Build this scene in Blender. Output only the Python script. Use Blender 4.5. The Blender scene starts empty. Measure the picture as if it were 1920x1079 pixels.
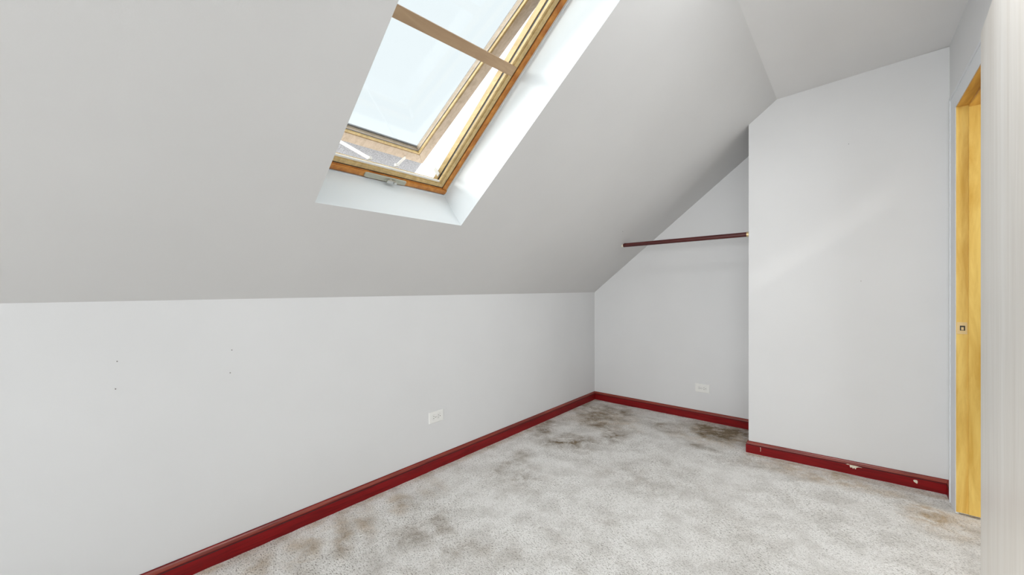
import bpy, bmesh, math, random
import numpy as np
from mathutils import Vector, Matrix
random.seed(4)
sc = bpy.context.scene
C = sc.collection

# ---------------------------------------------------------------- camera
F_PX = 780.0
YAW = math.atan(636.0 / 780.0)            # camera turned left of the room's long axis
CAM_H = 1.12
cd = bpy.data.cameras.new('camera')
cam = bpy.data.objects.new('camera', cd)
C.objects.link(cam)
cam.location = (0, 0, CAM_H)
cam.rotation_euler = (math.pi / 2, 0, YAW)
cd.sensor_width = 36.0
cd.lens = 36.0 * F_PX / 1920.0
cd.clip_start = 0.02
sc.camera = cam

# ---------------------------------------------------------------- light
sc.view_settings.view_transform = 'Standard'
sc.view_settings.look = 'None'
sc.view_settings.gamma = 1.0
sc.view_settings.use_curve_mapping = False
sc.view_settings.exposure = 0.14

w = bpy.data.worlds.new('overcast_sky')
sc.world = w
w.use_nodes = True
bg = w.node_tree.nodes['Background']
bg.inputs['Color'].default_value = (0.93, 0.975, 1.0, 1)
bg.inputs['Strength'].default_value = 1.72

def sun(name, direction, strength, angle, col):
    d = bpy.data.lights.new(name, 'SUN')
    d.energy = strength; d.angle = math.radians(angle); d.color = col
    o = bpy.data.objects.new(name, d); C.objects.link(o)
    o.rotation_euler = Vector(direction).to_track_quat('-Z', 'Y').to_euler()
    o.location = (-4, -3, 5)
    return o
sun('bright_overcast', (0.50, 0.66, -1.0), 6.0, 85, (0.95, 0.975, 1.0))
sun('low_hazy_sun', (0.43, 1.0, -0.20), 2.6, 8, (1.0, 0.975, 0.93))

def area(name, loc, direction, sx, sy, power, col, spread=180):
    d = bpy.data.lights.new(name, 'AREA'); d.shape = 'RECTANGLE'
    d.spread = math.radians(spread); d.size = sx; d.size_y = sy; d.energy = power; d.color = col
    o = bpy.data.objects.new(name, d); C.objects.link(o)
    o.location = loc
    o.rotation_euler = Vector(direction).to_track_quat('-Z', 'Y').to_euler()
    return o
# added fill light behind the camera, set in an invented window
area('rear_fill', (-0.78, -2.56, 1.32), (0, 1, 0), 1.9, 1.3, 19.5, (0.985, 0.99, 1.0), 95)
# added overhead fill under the ceiling, unseen and without a fixture
area('overhead_fill', (0.0, 1.35, 2.37), (0, 0, -1), 0.65, 0.65, 13.5, (0.965, 0.98, 1.0))
# added fill in the unseen landing, aimed through the doorway
area('landing_fill', (1.45, 2.72, 1.75), (-1, 0.02, -0.22), 0.7, 0.9, 13, (0.97, 0.985, 1.0))

# ---------------------------------------------------------------- materials
def new_mat(name, col, rough=0.6, metal=0.0, spec=0.5):
    m = bpy.data.materials.new(name); m.use_nodes = True
    b = m.node_tree.nodes['Principled BSDF']
    b.inputs['Base Color'].default_value = (*col, 1)
    b.inputs['Roughness'].default_value = rough
    b.inputs['Metallic'].default_value = metal
    b.inputs['Specular IOR Level'].default_value = spec
    return m, m.node_tree, b

def noise(nt, scale, detail=4, rough=0.55, vec=None, dist=0.0):
    n = nt.nodes.new('ShaderNodeTexNoise')
    n.inputs['Scale'].default_value = scale
    n.inputs['Detail'].default_value = detail
    n.inputs['Roughness'].default_value = rough
    n.inputs['Distortion'].default_value = dist
    if vec is None:
        tc = nt.nodes.new('ShaderNodeTexCoord'); vec = tc.outputs['Object']
    nt.links.new(vec, n.inputs['Vector'])
    return n

def mapped(nt, scale, rot=(0, 0, 0)):
    tc = nt.nodes.new('ShaderNodeTexCoord')
    mp = nt.nodes.new('ShaderNodeMapping')
    mp.inputs['Scale'].default_value = scale
    mp.inputs['Rotation'].default_value = rot
    nt.links.new(tc.outputs['Object'], mp.inputs['Vector'])
    return mp.outputs['Vector']

def ramp(nt, fac, stops):
    r = nt.nodes.new('ShaderNodeValToRGB')
    e = r.color_ramp.elements
    while len(e) > 1: e.remove(e[-1])
    e[0].position = stops[0][0]; e[0].color = (*stops[0][1], 1)
    for p, c in stops[1:]:
        k = e.new(p); k.color = (*c, 1)
    nt.links.new(fac, r.inputs['Fac'])
    return r

def bump(nt, b, height, strength, dist=0.002):
    n = nt.nodes.new('ShaderNodeBump')
    n.inputs['Strength'].default_value = strength
    n.inputs['Distance'].default_value = dist
    nt.links.new(height, n.inputs['Height'])
    nt.links.new(n.outputs['Normal'], b.inputs['Normal'])

def paint(name, col, var=0.02):
    m, nt, b = new_mat(name, col, 0.62, 0, 0.25)
    n = noise(nt, 1.7, 3)
    r = ramp(nt, n.outputs['Fac'], [(0.3, tuple(c * (1 - var) for c in col)), (0.7, tuple(c * (1 + var) for c in col))])
    nt.links.new(r.outputs['Color'], b.inputs['Base Color'])
    n2 = noise(nt, 260, 3, 0.6)
    bump(nt, b, n2.outputs['Fac'], 0.12, 0.0012)
    return m
M_WALL = paint('grey_white_wall_paint', (0.775, 0.78, 0.782))
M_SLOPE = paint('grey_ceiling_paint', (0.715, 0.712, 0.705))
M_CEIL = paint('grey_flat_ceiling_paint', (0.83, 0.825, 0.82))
M_SHAFT = paint('white_shaft_paint', (0.72, 0.755, 0.765), 0.01)
M_TRIM = paint('white_trim_paint', (0.78, 0.80, 0.82), 0.01)
M_HALL = paint('landing_paint', (0.72, 0.70, 0.66))

def wood(name, dark, light, scale=(4, 60, 60), rough=0.35, bstr=0.15, rot=(0, 0, 0), spec=0.5, coat=0.0, nscale=1.6):
    m, nt, b = new_mat(name, light, rough, 0, spec)
    v = mapped(nt, scale, rot)
    n = noise(nt, nscale, 6, 0.6, v, 0.6)
    r = ramp(nt, n.outputs['Fac'], [(0.32, dark), (0.62, light)])
    nt.links.new(r.outputs['Color'], b.inputs['Base Color'])
    b.inputs['Coat Weight'].default_value = coat
    b.inputs['Coat Roughness'].default_value = 0.2
    bump(nt, b, n.outputs['Fac'], bstr, 0.001)
    return m
M_BASE = wood('mahogany_stain', (0.16, 0.005, 0.007), (0.26, 0.008, 0.010), (3, 3, 40), 0.36, 0.03, spec=0.22)
M_BEAD = wood('orange_bead_highlight', (0.16, 0.018, 0.012), (0.30, 0.050, 0.028), (3, 3, 40), 0.3, 0.03)  # gloss highlight along the moulded top, painted in as orange
M_CREVICE, _, _ = new_mat('gap_shadow_line', (0.045, 0.008, 0.008), 0.5)  # shadow of the wall gap and moulding groove, painted dark
M_ROD = wood('dark_mahogany_rod', (0.05, 0.006, 0.006), (0.10, 0.013, 0.011), (2, 60, 60), 0.35, 0.08)
M_AMBER = wood('amber_varnished_pine', (0.38, 0.115, 0.015), (0.64, 0.27, 0.05), (18, 18, 18), 0.3, 0.05, nscale=1.2)
M_PINE = wood('pale_pine', (0.48, 0.33, 0.14), (0.66, 0.48, 0.22), (12, 30, 30), 0.4, 0.06)
M_SASH = wood('greyed_sash_pine', (0.40, 0.30, 0.20), (0.52, 0.40, 0.29), (12, 30, 30), 0.5, 0.04)
M_BAR = wood('tan_screen_bar', (0.40, 0.26, 0.15), (0.50, 0.34, 0.20), (20, 3, 20), 0.5, 0.03)
M_JAMB = wood('golden_varnished_jamb', (0.68, 0.39, 0.06), (0.90, 0.63, 0.17), (9, 9, 1.1), 0.35, 0.08, nscale=2.2)
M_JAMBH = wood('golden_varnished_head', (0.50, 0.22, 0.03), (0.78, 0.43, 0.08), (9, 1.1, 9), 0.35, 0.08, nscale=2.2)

def door_mat():
    m, nt, b = new_mat('limewashed_door', (0.7, 0.68, 0.63), 0.42, 0, 0.4)
    v = mapped(nt, (6, 6, 0.25))
    n = noise(nt, 1.5, 4, 0.55, v, 0.3)
    r = ramp(nt, n.outputs['Fac'], [(0.3, (0.70, 0.66, 0.60)), (0.5, (0.77, 0.74, 0.69)), (0.72, (0.82, 0.80, 0.76))])
    v2 = mapped(nt, (16, 16, 1.2))
    n2 = noise(nt, 3, 5, 0.6, v2)
    r2 = ramp(nt, n2.outputs['Fac'], [(0.35, (0.95, 0.945, 0.94)), (0.6, (1, 1, 1))])
    mx = nt.nodes.new('ShaderNodeMix'); mx.data_type = 'RGBA'; mx.blend_type = 'MULTIPLY'
    mx.inputs[0].default_value = 1.0
    nt.links.new(r.outputs['Color'], mx.inputs[6]); nt.links.new(r2.outputs['Color'], mx.inputs[7])
    nt.links.new(mx.outputs[2], b.inputs['Base Color'])
    bump(nt, b, n2.outputs['Fac'], 0.1, 0.001)
    return m
M_DOOR = door_mat()
M_PLASTIC, _, _ = new_mat('white_plastic', (0.90, 0.90, 0.87), 0.35)
M_DARK, _, _ = new_mat('dark_slot', (0.03, 0.03, 0.03), 0.6)
M_STEEL, _, _ = new_mat('brushed_steel', (0.62, 0.62, 0.60), 0.32, 0.9)
M_BRASS, _, _ = new_mat('pale_brass', (0.78, 0.60, 0.32), 0.35, 0.6)
M_COVER, _, _ = new_mat('grey_green_operator_cover', (0.44, 0.44, 0.36), 0.45)
M_WHITEMETAL, _, _ = new_mat('white_enamel', (0.85, 0.83, 0.78), 0.4)
M_CHIP, _, _ = new_mat('bare_cream_wood', (0.80, 0.74, 0.60), 0.7)
M_GAP_SHADE, _, _ = new_mat('dark_gap_shade', (0.05, 0.05, 0.055), 0.6)  # dark colour standing in for shade in the screen gap
M_GASK, _, _ = new_mat('grey_glazing_seal', (0.25, 0.25, 0.26), 0.6)
M_NAIL, _, _ = new_mat('dull_nail', (0.22, 0.21, 0.20), 0.5, 0.3)

def clad_mat():
    m, nt, b = new_mat('speckled_grey_cladding', (0.33, 0.32, 0.32), 0.7)
    n = noise(nt, 160, 4, 0.7)
    r = ramp(nt, n.outputs['Fac'], [(0.35, (0.22, 0.215, 0.215)), (0.65, (0.40, 0.39, 0.395))])
    nt.links.new(r.outputs['Color'], b.inputs['Base Color'])
    return m
M_CLAD = clad_mat()

def glass_mat(name, tint):
    m = bpy.data.materials.new(name); m.use_nodes = True
    nt = m.node_tree; nt.nodes.clear()
    out = nt.nodes.new('ShaderNodeOutputMaterial')
    tr = nt.nodes.new('ShaderNodeBsdfTransparent'); tr.inputs['Color'].default_value = (*tint, 1)
    gl = nt.nodes.new('ShaderNodeBsdfGlossy'); gl.inputs['Roughness'].default_value = 0.03
    mx = nt.nodes.new('ShaderNodeMixShader'); mx.inputs[0].default_value = 0.03
    nt.links.new(tr.outputs[0], mx.inputs[1]); nt.links.new(gl.outputs[0], mx.inputs[2])
    nt.links.new(mx.outputs[0], out.inputs['Surface'])
    return m
M_GLASS = glass_mat('tinted_skylight_glass', (0.71, 0.73, 0.732))
M_GLASS2 = glass_mat('clear_glass', (0.95, 0.95, 0.95))

def carpet_mat():
    m, nt, b = new_mat('worn_pale_carpet', (0.6, 0.58, 0.55), 1.0, 0, 0.05)
    at = nt.nodes.new('ShaderNodeAttribute'); at.attribute_name = 'soil'
    sep = nt.nodes.new('ShaderNodeSeparateColor'); nt.links.new(at.outputs['Color'], sep.inputs['Color'])
    clean, grey, brown = (0.93, 0.915, 0.89), (0.29, 0.225, 0.155), (0.60, 0.47, 0.33)
    def mix(fac, a, bcol, mode='MIX'):
        x = nt.nodes.new('ShaderNodeMix'); x.data_type = 'RGBA'; x.blend_type = mode
        if isinstance(fac, float): x.inputs[0].default_value = fac
        else: nt.links.new(fac, x.inputs[0])
        for s, v in ((6, a), (7, bcol)):
            if isinstance(v, tuple): x.inputs[s].default_value = (*v, 1)
            else: nt.links.new(v, x.inputs[s])
        return x.outputs[2]
    def broken(sock, scale, lo, hi, gain):
        nz = noise(nt, scale, 7, 0.68, None, 0.4)
        mr = nt.nodes.new('ShaderNodeMapRange')
        mr.inputs['From Min'].default_value = lo; mr.inputs['From Max'].default_value = hi
        mr.inputs['To Min'].default_value = 0.25; mr.inputs['To Max'].default_value = gain
        nt.links.new(nz.outputs['Fac'], mr.inputs['Value'])
        mu = nt.nodes.new('ShaderNodeMath'); mu.operation = 'MULTIPLY'; mu.use_clamp = True
        nt.links.new(sock, mu.inputs[0]); nt.links.new(mr.outputs['Result'], mu.inputs[1])
        return mu.outputs[0]
    c = mix(broken(sep.outputs['Green'], 11, 0.38, 0.60, 1.35), clean, brown)
    c = mix(broken(sep.outputs['Red'], 9, 0.38, 0.60, 1.7), c, grey)
    # tufts: flecks lying along the pile
    v = mapped(nt, (54, 125, 1), (0, 0, 0.75))
    n1 = noise(nt, 1.5, 3, 0.6, v)
    f1 = ramp(nt, n1.outputs['Fac'], [(0.30, (0.20, 0.18, 0.16)), (0.385, (0.48, 0.455, 0.42)), (0.44, (0.97, 0.97, 0.965)), (0.70, (1.05, 1.05, 1.05))])
    n2 = noise(nt, 190, 3, 0.75)
    f2 = ramp(nt, n2.outputs['Fac'], [(0.34, (0.52, 0.50, 0.48)), (0.45, (0.95, 0.95, 0.945)), (0.6, (1.02, 1.02, 1.02))])
    n3 = noise(nt, 7, 5, 0.65)
    f3 = ramp(nt, n3.outputs['Fac'], [(0.36, (0.83, 0.82, 0.805)), (0.56, (1.02, 1.02, 1.02))])
    # flecks come and go in patches
    n4 = noise(nt, 2.6, 4, 0.6)
    amt = nt.nodes.new('ShaderNodeMapRange'); amt.inputs['From Min'].default_value = 0.36; amt.inputs['From Max'].default_value = 0.62
    amt.inputs['To Min'].default_value = 0.35; amt.inputs['To Max'].default_value = 1.0
    nt.links.new(n4.outputs['Fac'], amt.inputs['Value'])
    c = mix(amt.outputs['Result'], c, f1.outputs['Color'], 'MULTIPLY')
    c = mix(1.0, c, f2.outputs['Color'], 'MULTIPLY')
    c = mix(1.0, c, f3.outputs['Color'], 'MULTIPLY')
    nt.links.new(c, b.inputs['Base Color'])
    ad = nt.nodes.new('ShaderNodeMath'); ad.operation = 'ADD'
    nt.links.new(n1.outputs['Fac'], ad.inputs[0]); nt.links.new(n2.outputs['Fac'], ad.inputs[1])
    bump(nt, b, ad.outputs[0], 0.7, 0.006)
    return m
M_CARPET = carpet_mat()

# ---------------------------------------------------------------- helpers
def obj(name, bm, mat, parent=None, smooth=False, origin=None, bevel=0.0):
    me = bpy.data.meshes.new(name)
    bmesh.ops.recalc_face_normals(bm, faces=bm.faces)
    if origin is not None:
        bmesh.ops.translate(bm, verts=bm.verts, vec=-Vector(origin))
    bm.to_mesh(me); bm.free()
    for m in (mat if isinstance(mat, list) else [mat]): me.materials.append(m)
    if smooth:
        for p in me.polygons: p.use_smooth = True
    o = bpy.data.objects.new(name, me); C.objects.link(o)
    if origin is not None: o.location = origin
    if parent is not None:
        o.parent = parent
        if origin is None: pass
    if bevel:
        md = o.modifiers.new('bevel', 'BEVEL'); md.width = bevel; md.segments = 2; md.limit_method = 'ANGLE'
    return o

def structure(o):
    o['kind'] = 'structure'; return o

def tag(o, label, cat, group=None):
    o['label'] = label; o['category'] = cat
    if group: o['group'] = group
    return o

def empty(name, loc):
    o = bpy.data.objects.new(name, None); C.objects.link(o); o.location = loc
    o.empty_display_size = 0.05
    return o

def quad(bm, pts):
    return bm.faces.new([bm.verts.new(p) for p in pts])

def hexa(bm, a, b):
    """closed solid between two matching polygons"""
    va = [bm.verts.new(p) for p in a]; vb = [bm.verts.new(p) for p in b]
    n = len(a)
    bm.faces.new(va[::-1]); bm.faces.new(vb)
    for i in range(n):
        j = (i + 1) % n
        bm.faces.new((va[i], va[j], vb[j], vb[i]))

def box(bm, x0, x1, y0, y1, z0, z1):
    hexa(bm, [(x0, y0, z0), (x1, y0, z0), (x1, y1, z0), (x0, y1, z0)],
             [(x0, y0, z1), (x1, y0, z1), (x1, y1, z1), (x0, y1, z1)])

def tube(bm, p0, p1, r0, r1=None, n=24):
    r1 = r0 if r1 is None else r1
    p0, p1 = Vector(p0), Vector(p1)
    d = (p1 - p0).normalized()
    a = d.orthogonal().normalized(); b = d.cross(a)
    ring = lambda p, r: [p + (a * math.cos(t) + b * math.sin(t)) * r for t in [2 * math.pi * i / n for i in range(n)]]
    hexa(bm, ring(p0, r0), ring(p1, r1))

# ---------------------------------------------------------------- room dimensions
XL = -2.0                       # knee wall
XR = 0.413                      # wall with the doorway
YB = -2.5                       # wall behind the camera
Z0 = 1.0715                     # top of the knee wall
S = 0.792                       # rise of the sloped ceiling
XC = -0.378; ZC = Z0 + S * (XC - XL)     # crease between slope and flat ceiling
ZR = 2.428                      # flat ceiling at the doorway wall
FAR0, FAR1 = (XL, 3.765), (-0.40, 3.722) # far wall
BO0, BO1 = (-0.541, 3.212), (XR, 3.240)  # bump-out front

def sl(x): return Z0 + S * (x - XL)

# floor with soil map
def value_noise(X, Y, s, seed, octs=4):
    rng = np.random.RandomState(seed)
    out = np.zeros_like(X); amp = 1; tot = 0
    for k in range(octs):
        g = rng.rand(64, 64)
        x = X * s + 17.3; y = Y * s + 11.7
        xi = np.floor(x).astype(int); yi = np.floor(y).astype(int)
        fx = x - xi; fy = y - yi
        fx = fx * fx * (3 - 2 * fx); fy = fy * fy * (3 - 2 * fy)
        G = lambda i, j: g[i % 64, j % 64]
        v = (G(xi, yi) * (1 - fx) + G(xi + 1, yi) * fx) * (1 - fy) + (G(xi, yi + 1) * (1 - fx) + G(xi + 1, yi + 1) * fx) * fy
        out += amp * v; tot += amp; amp *= 0.55; s *= 2.1
    return out / tot

def blob(X, Y, cx, cy, rx, ry, ang, soft=0.5):
    c, s = math.cos(ang), math.sin(ang)
    dx, dy = X - cx, Y - cy
    u = (dx * c + dy * s) / rx; v = (-dx * s + dy * c) / ry
    r = np.sqrt(u * u + v * v)
    return np.clip((1 - r) / soft, 0, 1)

def build_floor():
    x0, x1, y0, y1, st = XL, XR + 0.135, -2.5, 3.78, 0.0115
    nx = int((x1 - x0) / st); ny = int((y1 - y0) / st)
    xs = np.linspace(x0, x1, nx + 1); ys = np.linspace(y0, y1, ny + 1)
    X, Y = np.meshgrid(xs, ys, indexing='ij')
    W1 = value_noise(X, Y, 2.2, 5) - 0.5; W2 = value_noise(X, Y, 2.2, 6) - 0.5
    Xw, Yw = X + W1 * 0.28, Y + W2 * 0.28
    n_m = value_noise(X, Y, 6, 2); n_f = value_noise(X, Y, 16, 3)
    grey = np.zeros_like(X); brown = np.zeros_like(X); light = np.zeros_like(X)
    def add(a, v): np.maximum(a, v, out=a)
    # dirty patch in front of the far corner, trails towards it
    add(grey, 0.95 * blob(Xw, Yw, -1.50, 2.95, 0.24, 0.40, 0.3, 0.9))
    add(grey, 0.62 * blob(Xw, Yw, -1.62, 2.62, 0.26, 0.34, -0.2, 0.9))
    add(grey, 0.52 * blob(Xw, Yw, -1.68, 3.42, 0.38, 0.42, 0.0, 0.8))
    add(grey, 0.50 * blob(Xw, Yw, -1.88, 2.85, 0.11, 0.45, 0.0, 0.8))
    add(grey, 0.42 * blob(Xw, Yw, -1.72, 2.05, 0.14, 0.30, 0.2, 0.9))
    add(grey, 0.42 * blob(Xw, Yw, -1.20, 3.45, 0.14, 0.25, 0.9, 0.8))
    add(grey, 0.75 * blob(Xw, Yw, -0.75, 3.58, 0.40, 0.30, 0.0, 0.5))
    add(grey, 0.40 * blob(Xw, Yw, -0.85, 3.12, 0.22, 0.10, 0.2, 0.8))
    add(grey, 0.30 * blob(Xw, Yw, -0.45, 3.02, 0.35, 0.08, 0.05, 0.7))
    add(grey, 0.20 * blob(Xw, Yw, -0.98, 2.4, 0.5, 0.35, 0.2, 0.9))
    add(grey, 0.16 * blob(Xw, Yw, -1.0, 1.55, 0.55, 0.3, 0.5, 0.9))
    add(grey, 0.18 * blob(Xw, Yw, -0.4, 2.2, 0.35, 0.25, 0.1, 0.9))
    # tan soiling along skirting and at the doorway
    for cy, r, ln in ((0.45, .075, .20), (0.62, .075, .24), (0.80, .085, .20), (0.965, .07, .24), (1.12, .075, .18), (1.30, .07, .14), (1.52, .09, .16)):
        add(brown, 0.52 * blob(X + W1 * 0.10, Y + W2 * 0.08, -1.82, cy, ln * 1.1, r * 1.15, -0.45, 0.6))
        add(grey, 0.16 * blob(X + W1 * 0.10, Y + W2 * 0.08, -1.70, cy - .02, ln * 1.4, r * 1.1, -0.45, 0.6))
    add(grey, 0.30 * blob(Xw, Yw, -1.45, 1.10, 0.35, 0.40, 0.3, 0.8))
    add(grey, 0.32 * blob(Xw, Yw, -1.50, 1.90, 0.22, 0.30, 0.0, 0.8))
    add(grey, 0.34 * blob(Xw, Yw, -1.25, 1.15, 0.35, 0.18, 0.6, 0.8))
    add(brown, 0.55 * blob(Xw, Yw, -0.05, 3.08, 0.55, 0.13, 0.02, 0.6))
    add(brown, 0.75 * blob(Xw, Yw, 0.34, 2.86, 0.16, 0.30, 0.0, 0.8))
    add(brown, 0.6 * blob(Xw, Yw, -0.80, 3.45, 0.45, 0.34, 0, 0.6))
    add(brown, 0.45 * blob(Xw, Yw, -1.6, 3.3, 0.45, 0.5, 0, 0.7))
    d = np.abs(X - XL - 0.03)
    add(brown, 0.55 * np.clip(1 - d / 0.05, 0, 1))
    add(brown, 0.60 * np.clip(1 - np.abs(Y - 3.17) / 0.05, 0, 1) * (X > -0.56))
    # vacuum and footprint marks: pale swept streaks
    def streak(pts, wd, amt):
        for (ax, ay), (bx, by) in zip(pts[:-1], pts[1:]):
            px, py = X + W1 * .10 - ax, Y + W2 * .10 - ay
            dx, dy = bx - ax, by - ay; L2 = dx * dx + dy * dy
            t = np.clip((px * dx + py * dy) / L2, 0, 1)
            dd = np.hypot(px - t * dx, py - t * dy)
            add(light, amt * np.clip(1.3 - dd / wd, 0, 1))
    streak([(-1.92, 1.25), (-1.55, 1.02), (-1.30, 0.9)], 0.035, 1)
    streak([(-1.92, 0.98), (-1.62, 0.80)], 0.03, .9)
    streak([(-1.88, 1.55), (-1.45, 1.42), (-1.05, 1.50)], 0.07, .9)
    streak([(-1.75, 1.75), (-1.5, 1.6), (-1.45, 1.42)], 0.05, .8)
    streak([(-1.35, 1.75), (-1.0, 1.62), (-0.78, 1.72), (-0.45, 1.6)], 0.05, .9)
    streak([(-1.2, 2.1), (-1.6, 2.3), (-1.85, 2.35)], 0.05, .8)
    streak([(-1.30, 2.7), (-1.2, 3.1), (-1.35, 3.5)], 0.05, .8)
    streak([(-0.9, 2.85), (-0.75, 3.2), (-1.0, 3.35), (-1.05, 3.6)], 0.035, .7)
    streak([(-0.6, 2.75), (0.0, 2.7), (0.3, 2.4)], 0.12, .6)
    grey = grey * (0.35 + 1.1 * np.clip((n_m - 0.3) * 2.2, 0, 1)) * (0.65 + 0.7 * n_f)
    grey += 0.16 * np.clip(value_noise(X, Y, 4.5, 9) - 0.47, 0, 1) * 4 * n_f
    brown = brown * (0.5 + 0.9 * n_m) * (0.7 + 0.6 * n_f)
    grey = grey * (1 - 0.75 * light); brown = brown * (1 - 0.75 * light)
    grey = np.clip(grey, 0, 0.9); brown = np.clip(brown, 0, 1)
    Z = (n_f - 0.5) * 0.004 + (n_m - 0.5) * 0.003
    verts = np.stack([X, Y, Z], -1).reshape(-1, 3)
    idx = np.arange((nx + 1) * (ny + 1)).reshape(nx + 1, ny + 1)
    faces = np.stack([idx[:-1, :-1], idx[1:, :-1], idx[1:, 1:], idx[:-1, 1:]], -1).reshape(-1, 4)
    me = bpy.data.meshes.new('floor')
    me.vertices.add(len(verts)); me.vertices.foreach_set('co', verts.ravel())
    me.loops.add(faces.size); me.loops.foreach_set('vertex_index', faces.ravel())
    me.polygons.add(len(faces)); me.polygons.foreach_set('loop_start', np.arange(0, faces.size, 4))
    me.polygons.foreach_set('loop_total', np.full(len(faces), 4))
    me.update(calc_edges=True); me.validate()
    a = me.color_attributes.new('soil', 'FLOAT_COLOR', 'POINT')
    col = np.zeros((len(verts), 4)); col[:, 0] = grey.ravel(); col[:, 1] = brown.ravel(); col[:, 3] = 1
    a.data.foreach_set('color', col.ravel())
    me.materials.append(M_CARPET)
    for p in me.polygons: p.use_smooth = True
    o = bpy.data.objects.new('floor', me); C.objects.link(o)
    return structure(o)
build_floor()

T = 0.10
# knee wall (left)
bm = bmesh.new()
box(bm, XL - T, XL, YB - T, 3.765 + T, -0.05, Z0)
structure(obj('wall_left', bm, M_WALL))
# far wall, full height of the recess
bm = bmesh.new()
x1 = FAR1[0]
hexa(bm, [(XL, FAR0[1], -0.05), (x1, FAR1[1], -0.05), (x1, FAR1[1], sl(x1)), (XL, FAR0[1], Z0)],
         [(XL, FAR0[1] + T, -0.05), (x1, FAR1[1] + T, -0.05), (x1, FAR1[1] + T, sl(x1)), (XL, FAR0[1] + T, Z0)])
structure(obj('wall_far', bm, M_WALL))
# bump-out that closes the recess on the right
bm = bmesh.new()
(bx0, by0), (bx1, by1) = BO0, BO1
f = [(bx0, by0, -0.05), (bx1 + 0.05, by1, -0.05), (bx1 + 0.05, by1, ZR), (XC, by0 + 0.005, ZC + 0.006), (bx0, by0, sl(bx0))]
hexa(bm, f, [(x, 3.80, z) for x, y, z in f])
structure(obj('wall_closet', bm, M_WALL))
# right wall with doorway
DY0, DY1, DZ = 2.19, 2.985, 2.012
bm = bmesh.new()
box(bm, XR, XR + 0.12, YB - T, DY0 - 0.02, -0.05, ZR + .1)
box(bm, XR, XR + 0.12, DY1 + 0.02, 3.9, -0.05, ZR + .1)
box(bm, XR, XR + 0.12, DY0 - 0.02, DY1 + 0.02, DZ + 0.02, ZR + .1)
structure(obj('wall_right', bm, M_WALL))
# back wall behind the camera, opened for the added window
WX0, WX1, WZ0, WZ1 = -1.75, 0.2, 0.6, 2.0
bm = bmesh.new()
def back(xa, xb, za, zb): box(bm, xa, xb, YB - T, YB, za, zb)
box(bm, XL - T, XR + 0.12, YB - T, YB, -0.05, WZ0)
box(bm, XL - T, WX0, YB - T, YB, WZ0, 2.6)
box(bm, WX1, XR + 0.12, YB - T, YB, WZ0, 2.6)
box(bm, WX0, WX1, YB - T, YB, WZ1, 2.6)
structure(obj('wall_back', bm, M_WALL))
win = structure(empty('added_window', (-0.775, YB, WZ0)))  # unseen window, added to carry the rear fill light
def child(name, bm, mat, parent, **k):
    o = obj(name, bm, mat, None, **k)
    o.parent = parent; o.matrix_parent_inverse = Matrix.Translation(parent.location).inverted()
    return o
bm = bmesh.new()
for a in ((WX0, WX0 + .06, WZ0, WZ1), (WX1 - .06, WX1, WZ0, WZ1), (WX0, WX1, WZ0, WZ0 + .06), (WX0, WX1, WZ1 - .06, WZ1), (-.80, -.75, WZ0, WZ1)):
    box(bm, a[0], a[1], YB - .05, YB - .0, a[2], a[3])
child('added_window_frame', bm, M_TRIM, win)

# flat ceiling
bm = bmesh.new()
hexa(bm, [(XC, YB - T, ZC), (XR + .02, YB - T, ZR), (XR + .02, 3.9, ZR), (XC, 3.9, ZC)],
         [(XC, YB - T, ZC + T), (XR + .02, YB - T, ZR + T), (XR + .02, 3.9, ZR + T), (XC, 3.9, ZC + T)])
structure(obj('ceiling', bm, M_CEIL))

# ---------------------------------------------------------------- sloped ceiling and skylight shaft
LN = math.hypot(1, S)
VX, VZ = 1 / LN, S / LN            # up the slope
NX, NZ = -S / LN, 1 / LN           # out through the roof
OX, OZ = -1.5405, sl(-1.5405)      # foot of the skylight opening
def P(u, v, wd, skew=-0.07):
    """u along the room, v up the slope, wd outwards; the opening runs slightly out of square"""
    return Vector((OX + VX * v + NX * wd, u + skew * v, OZ + VZ * v + NZ * wd))
U0, U1, V0, V1 = 0.734, 1.478, 0.0, 1.36
VB = (XL - OX) / VX - 0.0; VT = (XC - OX) / VX
bm = bmesh.new()
def slab(pts, t=0.05):
    hexa(bm, [P(*p, 0, skew=0) for p in pts], [P(*p, t, skew=0) for p in pts])
uu = lambda u, v: u - 0.07 * v
YE = 3.9
slab([(YB - T, VB), (YE, VB), (YE, V0), (YB - T, V0)])
slab([(YB - T, V1), (YE, V1), (YE, VT), (YB - T, VT)])
slab([(YB - T, V0), (uu(U0, V0), V0), (uu(U0, V1), V1), (YB - T, V1)])
slab([(uu(U1, V0), V0), (YE, V0), (YE, V1), (uu(U1, V1), V1)])
slope = structure(obj('wall_slope', bm, M_SLOPE))
# shaft lining
iu0, iu1, iv0, iv1, DW = 0.752, 1.462, 0.018, 1.345, 0.20
bm = bmesh.new()
o4 = [(U0, V0), (U1, V0), (U1, V1), (U0, V1)]
i4 = [(iu0, iv0), (iu1, iv0), (iu1, iv1), (iu0, iv1)]
for k in range(4):
    j = (k + 1) % 4
    a, b = o4[k], o4[j]; c, d = i4[j], i4[k]
    e = 0.03
    cx, cy = (U0 + U1) / 2, (V0 + V1) / 2
    out = lambda p: (p[0] + (e if p[0] > cx else -e), p[1] + (e if p[1] > cy else -e))
    hexa(bm, [P(*a, 0), P(*b, 0), P(*c, DW), P(*d, DW)], [P(*out(a), 0.01), P(*out(b), 0.01), P(*out(c), DW), P(*out(d), DW)])
obj('skylight_shaft', bm, M_SHAFT, slope)

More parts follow.
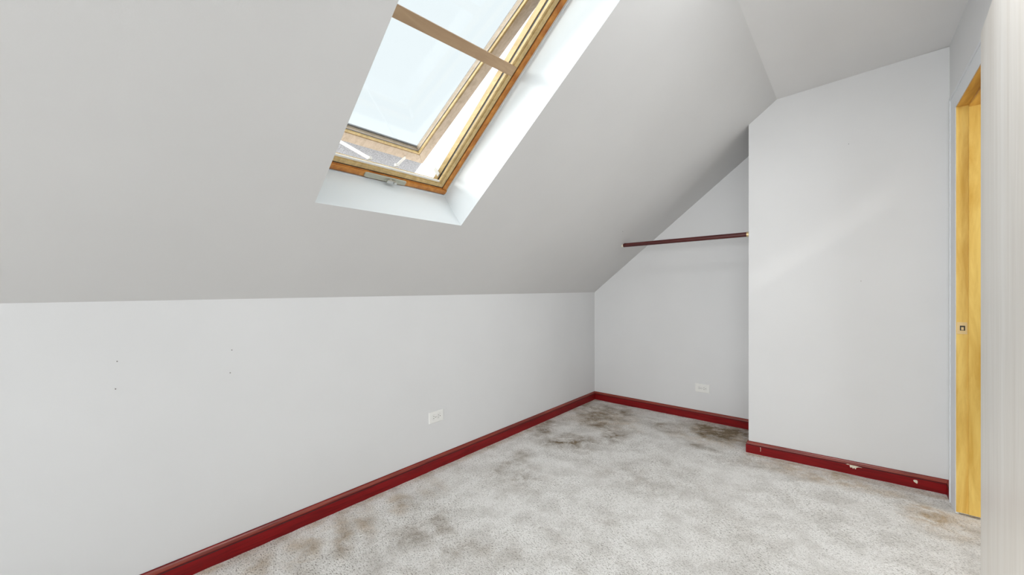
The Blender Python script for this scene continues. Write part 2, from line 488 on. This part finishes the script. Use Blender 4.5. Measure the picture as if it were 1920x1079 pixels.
# ---------------------------------------------------------------- skylight
def pbox(bm, u0, u1, v0, v1, w0, w1):
    hexa(bm, [P(u0, v0, w0), P(u1, v0, w0), P(u1, v1, w0), P(u0, v1, w0)],
             [P(u0, v0, w1), P(u1, v0, w1), P(u1, v1, w1), P(u0, v1, w1)])
def pframe(bm, u0, u1, v0, v1, t, w0, w1, tb=None):
    """mitred rectangular frame"""
    tb = t if tb is None else tb
    o = [(u0, v0), (u1, v0), (u1, v1), (u0, v1)]
    i = [(u0 + t, v0 + tb), (u1 - t, v0 + tb), (u1 - t, v1 - t), (u0 + t, v1 - t)]
    for k in range(4):
        j = (k + 1) % 4
        q = [o[k], o[j], i[j], i[k]]
        hexa(bm, [P(*p, w0) for p in q], [P(*p, w1) for p in q])
sky = structure(empty('window_1', P((U0 + U1) / 2, 0, 0)))
def sk(name, bm, mat, **k): return child(name, bm, mat, sky, **k)
# white bead where shaft meets frame
bm = bmesh.new(); pframe(bm, iu0 - .002, iu1 + .002, iv0 - .002, iv1 + .002, .006, .192, .200)
sk('shaft_bead', bm, M_SHAFT)
# varnished outer frame
bm = bmesh.new()
pframe(bm, iu0, iu1, iv0, iv1, .030, .200, .205, .036)
pframe(bm, iu0, iu1, iv0, iv1, .030, .205, .262, .036)
sk('outer_frame', bm, M_AMBER, bevel=.002)
# dark strip painting in the shadow gap between frame and screen
bm = bmesh.new(); pframe(bm, iu0 + .0301, iu1 - .0301, iv0 + .0361, iv1 - .0301, .005, .206, .262)
sk('gap_shade_strip', bm, M_GAP_SHADE)
# bottom operator rail (rounded)
bm = bmesh.new()
pbox(bm, iu0 + .002, iu1 - .002, iv0 + .010, iv0 + .034, .192, .200)
rail = sk('operator_rail', bm, M_AMBER, bevel=.006)
# screen frame
su0, su1, sv0, sv1 = iu0 + .035, iu1 - .035, iv0 + .041, iv1 - .035
bm = bmesh.new()
pframe(bm, su0, su1, sv0, sv1, .020, .203, .214, .018)
pframe(bm, su0, su1, sv0, sv1, .030, .208, .222, .022)
scr = sk('screen_frame', bm, M_PINE, bevel=.0012)
bm = bmesh.new()
hexa(bm, [P(su0 + .005, .648, .201), P(su1 - .004, .690, .201), P(su1 - .004, .732, .201), P(su0 + .005, .690, .201)],
         [P(su0 + .005, .648, .209), P(su1 - .004, .690, .209), P(su1 - .004, .732, .209), P(su0 + .005, .690, .209)])
sk('screen_bar', bm, M_BAR)
# outer kerb of pale wood behind the screen with aluminium top
bm = bmesh.new(); pframe(bm, iu0 + .004, iu1 - .004, iv0 + .004, iv1 - .01, .034, .2621, .290, .024)
sk('kerb_frame', bm, M_PINE)
bm = bmesh.new(); pframe(bm, iu0 - .03, iu1 + .03, iv0 - .03, iv1 + .03, .062, .290, .298, .052)
sk('flashing', bm, M_GASK)

# vented sash, hinged along its top edge and standing open
W_AT0, TILT = 0.468, math.atan(0.142)
def Q(u, v, h):
    """sash frame: v down from hinge kept as slope distance, h outwards from sash underside"""
    ct, st = math.cos(TILT), math.sin(TILT)
    return P(u, v * ct + h * st, W_AT0 - v * st + h * ct)
def qframe(bm, u0, u1, v0, v1, t, h0, h1, tb=None):
    tb = t if tb is None else tb
    o = [(u0, v0), (u1, v0), (u1, v1), (u0, v1)]
    i = [(u0 + t, v0 + tb), (u1 - t, v0 + tb), (u1 - t, v1 - t), (u0 + t, v1 - t)]
    for k in range(4):
        j = (k + 1) % 4
        q = [o[k], o[j], i[j], i[k]]
        hexa(bm, [Q(*p, h0) for p in q], [Q(*p, h1) for p in q])
gu0, gu1, gv0, gv1 = 0.745, 1.464, 0.000, 1.34
bm = bmesh.new()
qframe(bm, gu0, gu1, gv0, gv1, .050, .000, .018)
qframe(bm, gu0, gu1, gv0, gv1, .060, .018, .045)
sash = sk('sash', bm, M_SASH, bevel=.0015)
def sc_(name, bm, mat, **k):
    o = obj(name, bm, mat, None, **k); o.parent = sash
    o.matrix_parent_inverse = sash.matrix_parent_inverse.inverted() @ sash.matrix_parent_inverse
    return o
def subchild(name, bm, mat, par, **k):
    # par's own vertices are in world space; its world matrix is identity
    o = obj(name, bm, mat, None, **k); o.parent = par
    return o
bm = bmesh.new()
qframe(bm, gu0 + .058, gu1 - .058, gv0 + .058, gv1 - .058, .003, .017, .020)
subchild('glazing_bead', bm, M_GASK, sash)
bm = bmesh.new()
qframe(bm, gu0 + .0502, gu1 - .0502, gv0 + .0502, gv1 - .0502, .0075, .004, .0178)
subchild('glass_stop', bm, M_PINE, sash)
bm = bmesh.new()
qframe(bm, gu0 - .012, gu1 + .012, gv0 - .165, gv1 + .02, .0118, .020, .054, .160)
qframe(bm, gu0 - .012, gu1 + .012, gv0 - .165, gv1 + .02, .066, .046, .054, .230)
subchild('cladding', bm, M_CLAD, sash)
bm = bmesh.new()
qs = [(gu0 + .055, gv0 + .055), (gu1 - .055, gv0 + .055), (gu1 - .055, gv1 - .055), (gu0 + .055, gv1 - .055)]
hexa(bm, [Q(*p, .026) for p in qs], [Q(*p, .032) for p in qs])
subchild('pane', bm, M_GLASS, sash)

# opener arms
def bar(bm, a, b, wd, th, up):
    a, b = Vector(a), Vector(b); d = (b - a).normalized()
    s = d.cross(Vector(up)).normalized(); n = s.cross(d)
    q = lambda p: [p + s * wd / 2 + n * th / 2, p - s * wd / 2 + n * th / 2, p - s * wd / 2 - n * th / 2, p + s * wd / 2 - n * th / 2]
    hexa(bm, q(a), q(b))
for (a, b) in (((1.005, .10, .225), (0.93, .012, .462)), ((1.14, .10, .225), (1.345, .010, .466))):
    bm = bmesh.new()
    pa, pb = P(*a), P(*b)
    bar(bm, pa, pb, .014, .004, (0, 1, 0.3))
    n = (pb - pa).normalized()
    tube(bm, pa + Vector((0.0, 0, -.004)), pa + Vector((0, 0, .008)), .010)
    sk('opener_arm', bm, M_WHITEMETAL)
bm = bmesh.new()
pbox(bm, su0 + .03, su1 - .03, sv0 + .0225, sv0 + .031, .210, .216)
sk('lit_screen_edge', bm, M_WHITEMETAL)  # white strip paints the sky-lit upper face of the screen frame
# side bracket at lower right corner
bm = bmesh.new(); pbox(bm, 1.405, 1.409, .085, .105, .250, .300)
sk('side_bracket', bm, M_WHITEMETAL)

# operator cover with crank
bm = bmesh.new()
cv = iv0 + .023
prof = [(-.108, -.009), (-.100, -.014), (.100, -.014), (.108, -.009), (.108, .009), (.100, .014), (-.100, .014), (-.108, .009)]
cu = 1.098
hexa(bm, [P(cu + a, cv + b, .192) for a, b in prof], [P(cu + a * .98, cv + b * .85, .187) for a, b in prof])
cover = sk('operator_cover', bm, M_COVER, bevel=.0015)
bm = bmesh.new()
ku = 1.118
tube(bm, P(ku, cv, .188), P(ku, cv, .178), .008)
bar(bm, P(ku - .014, cv, .178), P(ku + .024, cv, .177), .013, .007, (NX, 0, NZ))
tube(bm, P(ku + .020, cv, .178), P(ku + .020, cv, .168), .006, .008)
tube(bm, P(ku - .014, cv, .180), P(ku - .014, cv, .172), .007, .008)
subchild('crank', bm, M_STEEL, cover, bevel=.001)

# ---------------------------------------------------------------- baseboards
def skirting(name, p0, p1, nrm, h=0.078, d=0.014, m0=0.0, m1=0.0):
    """profile with a rounded moulded top; m0/m1 lengthen the front edge at mitres"""
    p0, p1, n = Vector((*p0, 0)), Vector((*p1, 0)), Vector((*nrm, 0)).normalized()
    t = (p1 - p0).normalized()
    prof = [(0, -0.02), (d, -0.02), (d, h * .70), (d * .84, h * .72), (d * .84, h * .74), (d * .90, h * .78), (d * .84, h * .84), (d * .66, h * .91), (d * .42, h * .97), (d * .2, h), (0, h)]
    bm = bmesh.new()
    A = [p0 - t * (m0 * a / d) + n * a + Vector((0, 0, z)) for a, z in prof]
    B = [p1 + t * (m1 * a / d) + n * a + Vector((0, 0, z)) for a, z in prof]
    hexa(bm, A, B)
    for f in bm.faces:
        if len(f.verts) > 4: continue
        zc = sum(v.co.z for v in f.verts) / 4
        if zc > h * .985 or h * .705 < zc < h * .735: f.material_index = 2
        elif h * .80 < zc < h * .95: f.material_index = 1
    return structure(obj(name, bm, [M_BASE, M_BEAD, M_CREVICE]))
e = 0.0005
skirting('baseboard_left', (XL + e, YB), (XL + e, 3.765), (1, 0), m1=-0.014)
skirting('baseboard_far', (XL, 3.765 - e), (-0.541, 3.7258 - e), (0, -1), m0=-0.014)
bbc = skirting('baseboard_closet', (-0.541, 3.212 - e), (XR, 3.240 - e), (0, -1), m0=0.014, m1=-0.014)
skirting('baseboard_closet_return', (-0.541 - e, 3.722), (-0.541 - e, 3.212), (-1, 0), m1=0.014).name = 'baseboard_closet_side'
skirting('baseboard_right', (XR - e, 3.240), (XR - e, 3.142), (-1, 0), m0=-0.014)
# bare patches where the stain is knocked off
def chip(name, cx, cz, pts):
    bm = bmesh.new()
    y = 3.212 + (cx + 0.541) * (0.028 / 0.954) - 0.0150
    hexa(bm, [(cx + a, y, cz + b) for a, b in pts], [(cx + a, y + .002, cz + b) for a, b in pts])
    o = obj(name, bm, M_CHIP, bbc); o['label'] = 'bare cream patch where the red stain is chipped off'
    return o
chip('paint_chip', 0.010, 0.0525, [(-.034, .004), (-.026, -.004), (-.020, -.003), (-.012, -.013), (-.008, -.008), (-.002, -.016), (.004, -.010), (.010, -.017), (.014, -.006), (.024, -.001), (.040, .000), (.012, .004)])
chip('paint_chip', 0.278, 0.036, [(-.009, .006), (-.003, .010), (.007, .009), (.009, .001), (.007, -.010), (.001, -.007), (-.007, -.002)])
chip('paint_chip', -0.470, 0.040, [(-.0010, .012), (.0015, .012), (.0030, -.002), (.0015, -.016), (-.0005, -.016), (.0010, -.002)])
chip('paint_chip', -0.015, 0.056, [(-.004, .002), (0, .004), (.003, 0), (0, -.003)])

# ---------------------------------------------------------------- doorway: casing, jamb
cas = structure(empty('trim_1', (0.405, 3.0, 0)))
bm = bmesh.new()
cx0, cx1 = 0.401, XR - 0.0005
ya, yb, zt = 3.140, 2.992, 2.105
def casing(pts, yz=True):
    hexa(bm, [(cx0, y, z) for y, z in pts], [(cx1, y, z) for y, z in pts])
casing([(ya, -.01), (yb, -.01), (yb, 2.016), (ya, zt)])
casing([(ya, zt), (yb, 2.016), (DY0 - .007, 2.016), (DY0 - .155, zt)])
casing([(DY0 - .155, zt), (DY0 - .007, 2.016), (DY0 - .007, -.01), (DY0 - .155, -.01)])
# raised outer bead
hexa(bm, [(cx0 - .004, y, z) for y, z in ((ya, -.01), (ya - .02, -.01), (ya - .02, zt - .012), (ya, zt))],
         [(cx0, y, z) for y, z in ((ya, -.01), (ya - .02, -.01), (ya - .02, zt - .012), (ya, zt))])
hexa(bm, [(cx0 - .004, y, z) for y, z in ((ya, zt), (ya - .02, zt - .012), (DY0 - .135, zt - .012), (DY0 - .155, zt))],
         [(cx0, y, z) for y, z in ((ya, zt), (ya - .02, zt - .012), (DY0 - .135, zt - .012), (DY0 - .155, zt))])
child('casing', bm, M_TRIM, cas)
JX1 = XR + 0.125
bm = bmesh.new()
box(bm, XR - .010, JX1, DY1, DY1 + .019, 0.010, DZ + .019)
box(bm, XR - .010, JX1, DY0 - .019, DY0, 0.0, DZ + .019)
jamb = child('jamb', bm, M_JAMB, cas)
bm = bmesh.new(); box(bm, XR - .010, JX1, DY0, DY1, DZ, DZ + .019)
child('head_jamb', bm, M_JAMBH, cas)
bm = bmesh.new()
sx0, sx1 = XR + .030, XR + .075
box(bm, sx0, sx1, DY1 - .011, DY1 - .0002, 0.012, DZ - .0002)
box(bm, sx0, sx1, DY0 + .0002, DY0 + .011, 0.012, DZ - .0002)
child('door_stop', bm, M_JAMB, cas, bevel=.002)
bm = bmesh.new(); box(bm, sx0, sx1, DY0 + .0112, DY1 - .0112, DZ - .011, DZ - .0002)
child('head_stop', bm, M_JAMBH, cas, bevel=.002)
# strike plate on the far jamb
bm = bmesh.new()
y = DY1 - .0015
zc = 0.920; xa, xb = XR - .008, XR + .027
hx0, hx1, hz0, hz1 = xa + .010, xa + .028, zc - .012, zc + .012
for r in ((xa, xb, zc + .012, zc + .029), (xa, xb, zc - .029, zc - .012), (xa, hx0, zc - .012, zc + .012), (hx1, xb, zc - .012, zc + .012)):
    box(bm, r[0], r[1], y, DY1 - .0001, r[2], r[3])
strike = child('strike_plate', bm, M_BRASS, cas)
bm = bmesh.new(); box(bm, hx0, hx1, DY1 - .0008, DY1 - .0002, hz0, hz1)
subchild('latch_hole', bm, M_DARK, strike)
bm = bmesh.new(); box(bm, hx0 + .004, hx1 - .005, DY1 - .004, DY1 - .0009, hz0 + .003, hz1 - .007)
subchild('latch_tongue', bm, M_BRASS, strike)

# the door, swung right back against the wall
door = structure(empty('door_1', (XR - 0.056, DY0, 0)))
door.rotation_euler = (0, 0, 0)
A = math.radians(-3.2)
bm = bmesh.new(); box(bm, -.002, .034, -.790, -.003, 0.014, 2.021)
slab_o = obj('door_slab', bm, M_DOOR, door, bevel=.002)
bm = bmesh.new()
for z in (.25, 1.05, 1.80):
    tube(bm, (.040, .004, z - .045), (.040, .004, z + .045), .006, n=12)
    box(bm, .034, .0365, -.030, .002, z - .044, z + .044)
hg = obj('hinge', bm, M_STEEL, door)
door.rotation_euler = (0, 0, A)

# landing beyond the doorway
bm = bmesh.new(); box(bm, XR + .135, 1.9, 1.4, 3.9, -.06, 0.0)
lf = structure(obj('floor_landing', bm, M_CARPET))
bm = bmesh.new()
box(bm, 1.8, 1.9, 1.4, 3.9, 0, 2.5)
box(bm, XR + .12, 1.8, 3.8, 3.9, 0, 2.5)
box(bm, XR + .12, 1.8, 1.4, 1.5, 0, 2.5)
structure(obj('wall_landing', bm, M_HALL))
bm = bmesh.new(); box(bm, XR + .12, 1.9, 1.4, 3.9, 2.45, 2.5)
structure(obj('ceiling_landing', bm, M_HALL))

# ---------------------------------------------------------------- outlets
def outlet(name, origin, along, nrm, label):
    """horizontal duplex outlet; along = plate's long direction, nrm = into the room"""
    o = Vector(origin); t = Vector(along).normalized(); n = Vector(nrm).normalized(); z = Vector((0, 0, 1))
    root = empty(name, o)
    G = lambda a, h, d: t * a + z * h + n * d
    def solid(bm, pts, d0, d1, sc1=1.0):
        hexa(bm, [G(a, h, d0) for a, h in pts], [G(a * sc1, h * sc1, d1) for a, h in pts])
    W, H = .0575, .035
    bm = bmesh.new()
    solid(bm, [(-W, -H), (W, -H), (W, H), (-W, H)], .0003, .0035)
    solid(bm, [(-W + .001, -H + .001), (W - .001, -H + .001), (W - .001, H - .001), (-W + .001, H - .001)], .0035, .0062, .95)
    obj('plate', bm, M_PLASTIC, root)
    for s in (-1, 1):
        bm = bmesh.new(); c = s * .0195
        ring = []
        for i in range(28):
            an = 2 * math.pi * i / 28
            ring.append((c + max(-.0135, min(.0135, .0170 * math.cos(an))), .0165 * math.sin(an)))
        solid(bm, ring, .006, .0080)
        r = obj('receptacle', bm, M_PLASTIC, root)
        bm = bmesh.new()
        for hh in (-.0062, .0062):
            solid(bm, [(c - .0085, hh - .0013), (c - .0010, hh - .0013), (c - .0010, hh + .0013), (c - .0085, hh + .0013)], .0078, .0083)
        ring = [(c + .0075 + .0026 * math.cos(2 * math.pi * i / 14), .0026 * math.sin(2 * math.pi * i / 14)) for i in range(14)]
        solid(bm, ring, .0078, .0083)
        obj('slots', bm, M_DARK, r)
        bm = bmesh.new()
        rin = [(c + (a - c) * 1.07, h * 1.06) for a, h in [(c + max(-.0135, min(.0135, .0170 * math.cos(2 * math.pi * i / 28))), .0165 * math.sin(2 * math.pi * i / 28)) for i in range(28)]]
        solid(bm, rin, .0061, .0064)
        obj('rim', bm, M_GAP_SHADE if False else M_STEEL, r)
    bm = bmesh.new()
    solid(bm, [(.003 * math.cos(2 * math.pi * i / 12), .003 * math.sin(2 * math.pi * i / 12)) for i in range(12)], .0062, .0074)
    obj('screw', bm, M_STEEL, root)
    tag(root, label, 'outlet', 'white sideways duplex outlets')
    return root
outlet('wall_outlet', (XL, 1.705, .3185), (0, 1, 0), (1, 0, 0), 'white duplex outlet mounted sideways low on the long knee wall above the red baseboard')
outlet('wall_outlet.001', (-0.973, 3.7378, .269), (1, -.027, 0), (-.027, -1, 0), 'white duplex outlet mounted sideways low on the far wall of the closet recess')

# ---------------------------------------------------------------- closet rod
r0, r1 = Vector((-1.490, 3.300, 1.474)), Vector((-0.545, 3.300, 1.4925))
rod = empty('closet_rod', r0)
d = (r1 - r0).normalized()
def rel(bmf, name, mat, **k):
    bm = bmesh.new(); bmf(bm)
    bmesh.ops.translate(bm, verts=bm.verts, vec=-r0)
    return obj(name, bm, mat, rod, **k)
rel(lambda b: tube(b, r0 + d * .010, r1 - d * .022, .0165), 'rod', M_ROD)
rel(lambda b: tube(b, r0 + d * -.004, r0 + d * .0098, .0150), 'rod_end', M_CHIP)
rel(lambda b: tube(b, r1 - d * .0218, r1 - d * -.001, .0180), 'rod_socket', M_BRASS)
tag(rod, 'dark mahogany wooden closet rod spanning the recess under the sloped ceiling', 'closet rod')

# ---------------------------------------------------------------- nails left in walls
def nail(loc, nrm, ln, label, cat='nail'):
    bm = bmesh.new(); n = Vector(nrm).normalized()
    tube(bm, -n * .002, n * ln * .8, .0011, n=8); tube(bm, n * ln * .8, n * ln, .0020, n=10)
    o = obj('wall_nail', bm, M_NAIL); o.location = loc
    return tag(o, label, cat, 'small nails left in the walls and ceiling')
X1 = (1, 0, 0)
nail((XL, .2553, .861), X1, .008, 'small nail in the knee wall, upper of the pair nearest the left edge')
nail((XL, .2512, .765), X1, .008, 'small nail in the knee wall, lower of the pair nearest the left edge')
nail((XL, .6043, .860), X1, .006, 'small nail in the knee wall, upper of the pair below the skylight')
nail((XL, .5986, .766), X1, .005, 'small nail in the knee wall, lower of the pair below the skylight')
sp = (-1.3828, 3.0582, sl(-1.3828))
nail(sp, (-NX, 0, -NZ), .006, 'small dark screw in the sloped ceiling just above the closet rod end', 'screw')
nail((-0.012, 3.2275, 1.985), (0, -1, 0), .005, 'tiny nail high on the wall to the right of the recess')
nail((0.045, 3.2292, 1.158), (0, -1, 0), .004, 'tiny nail at mid height on the wall to the right of the recess')
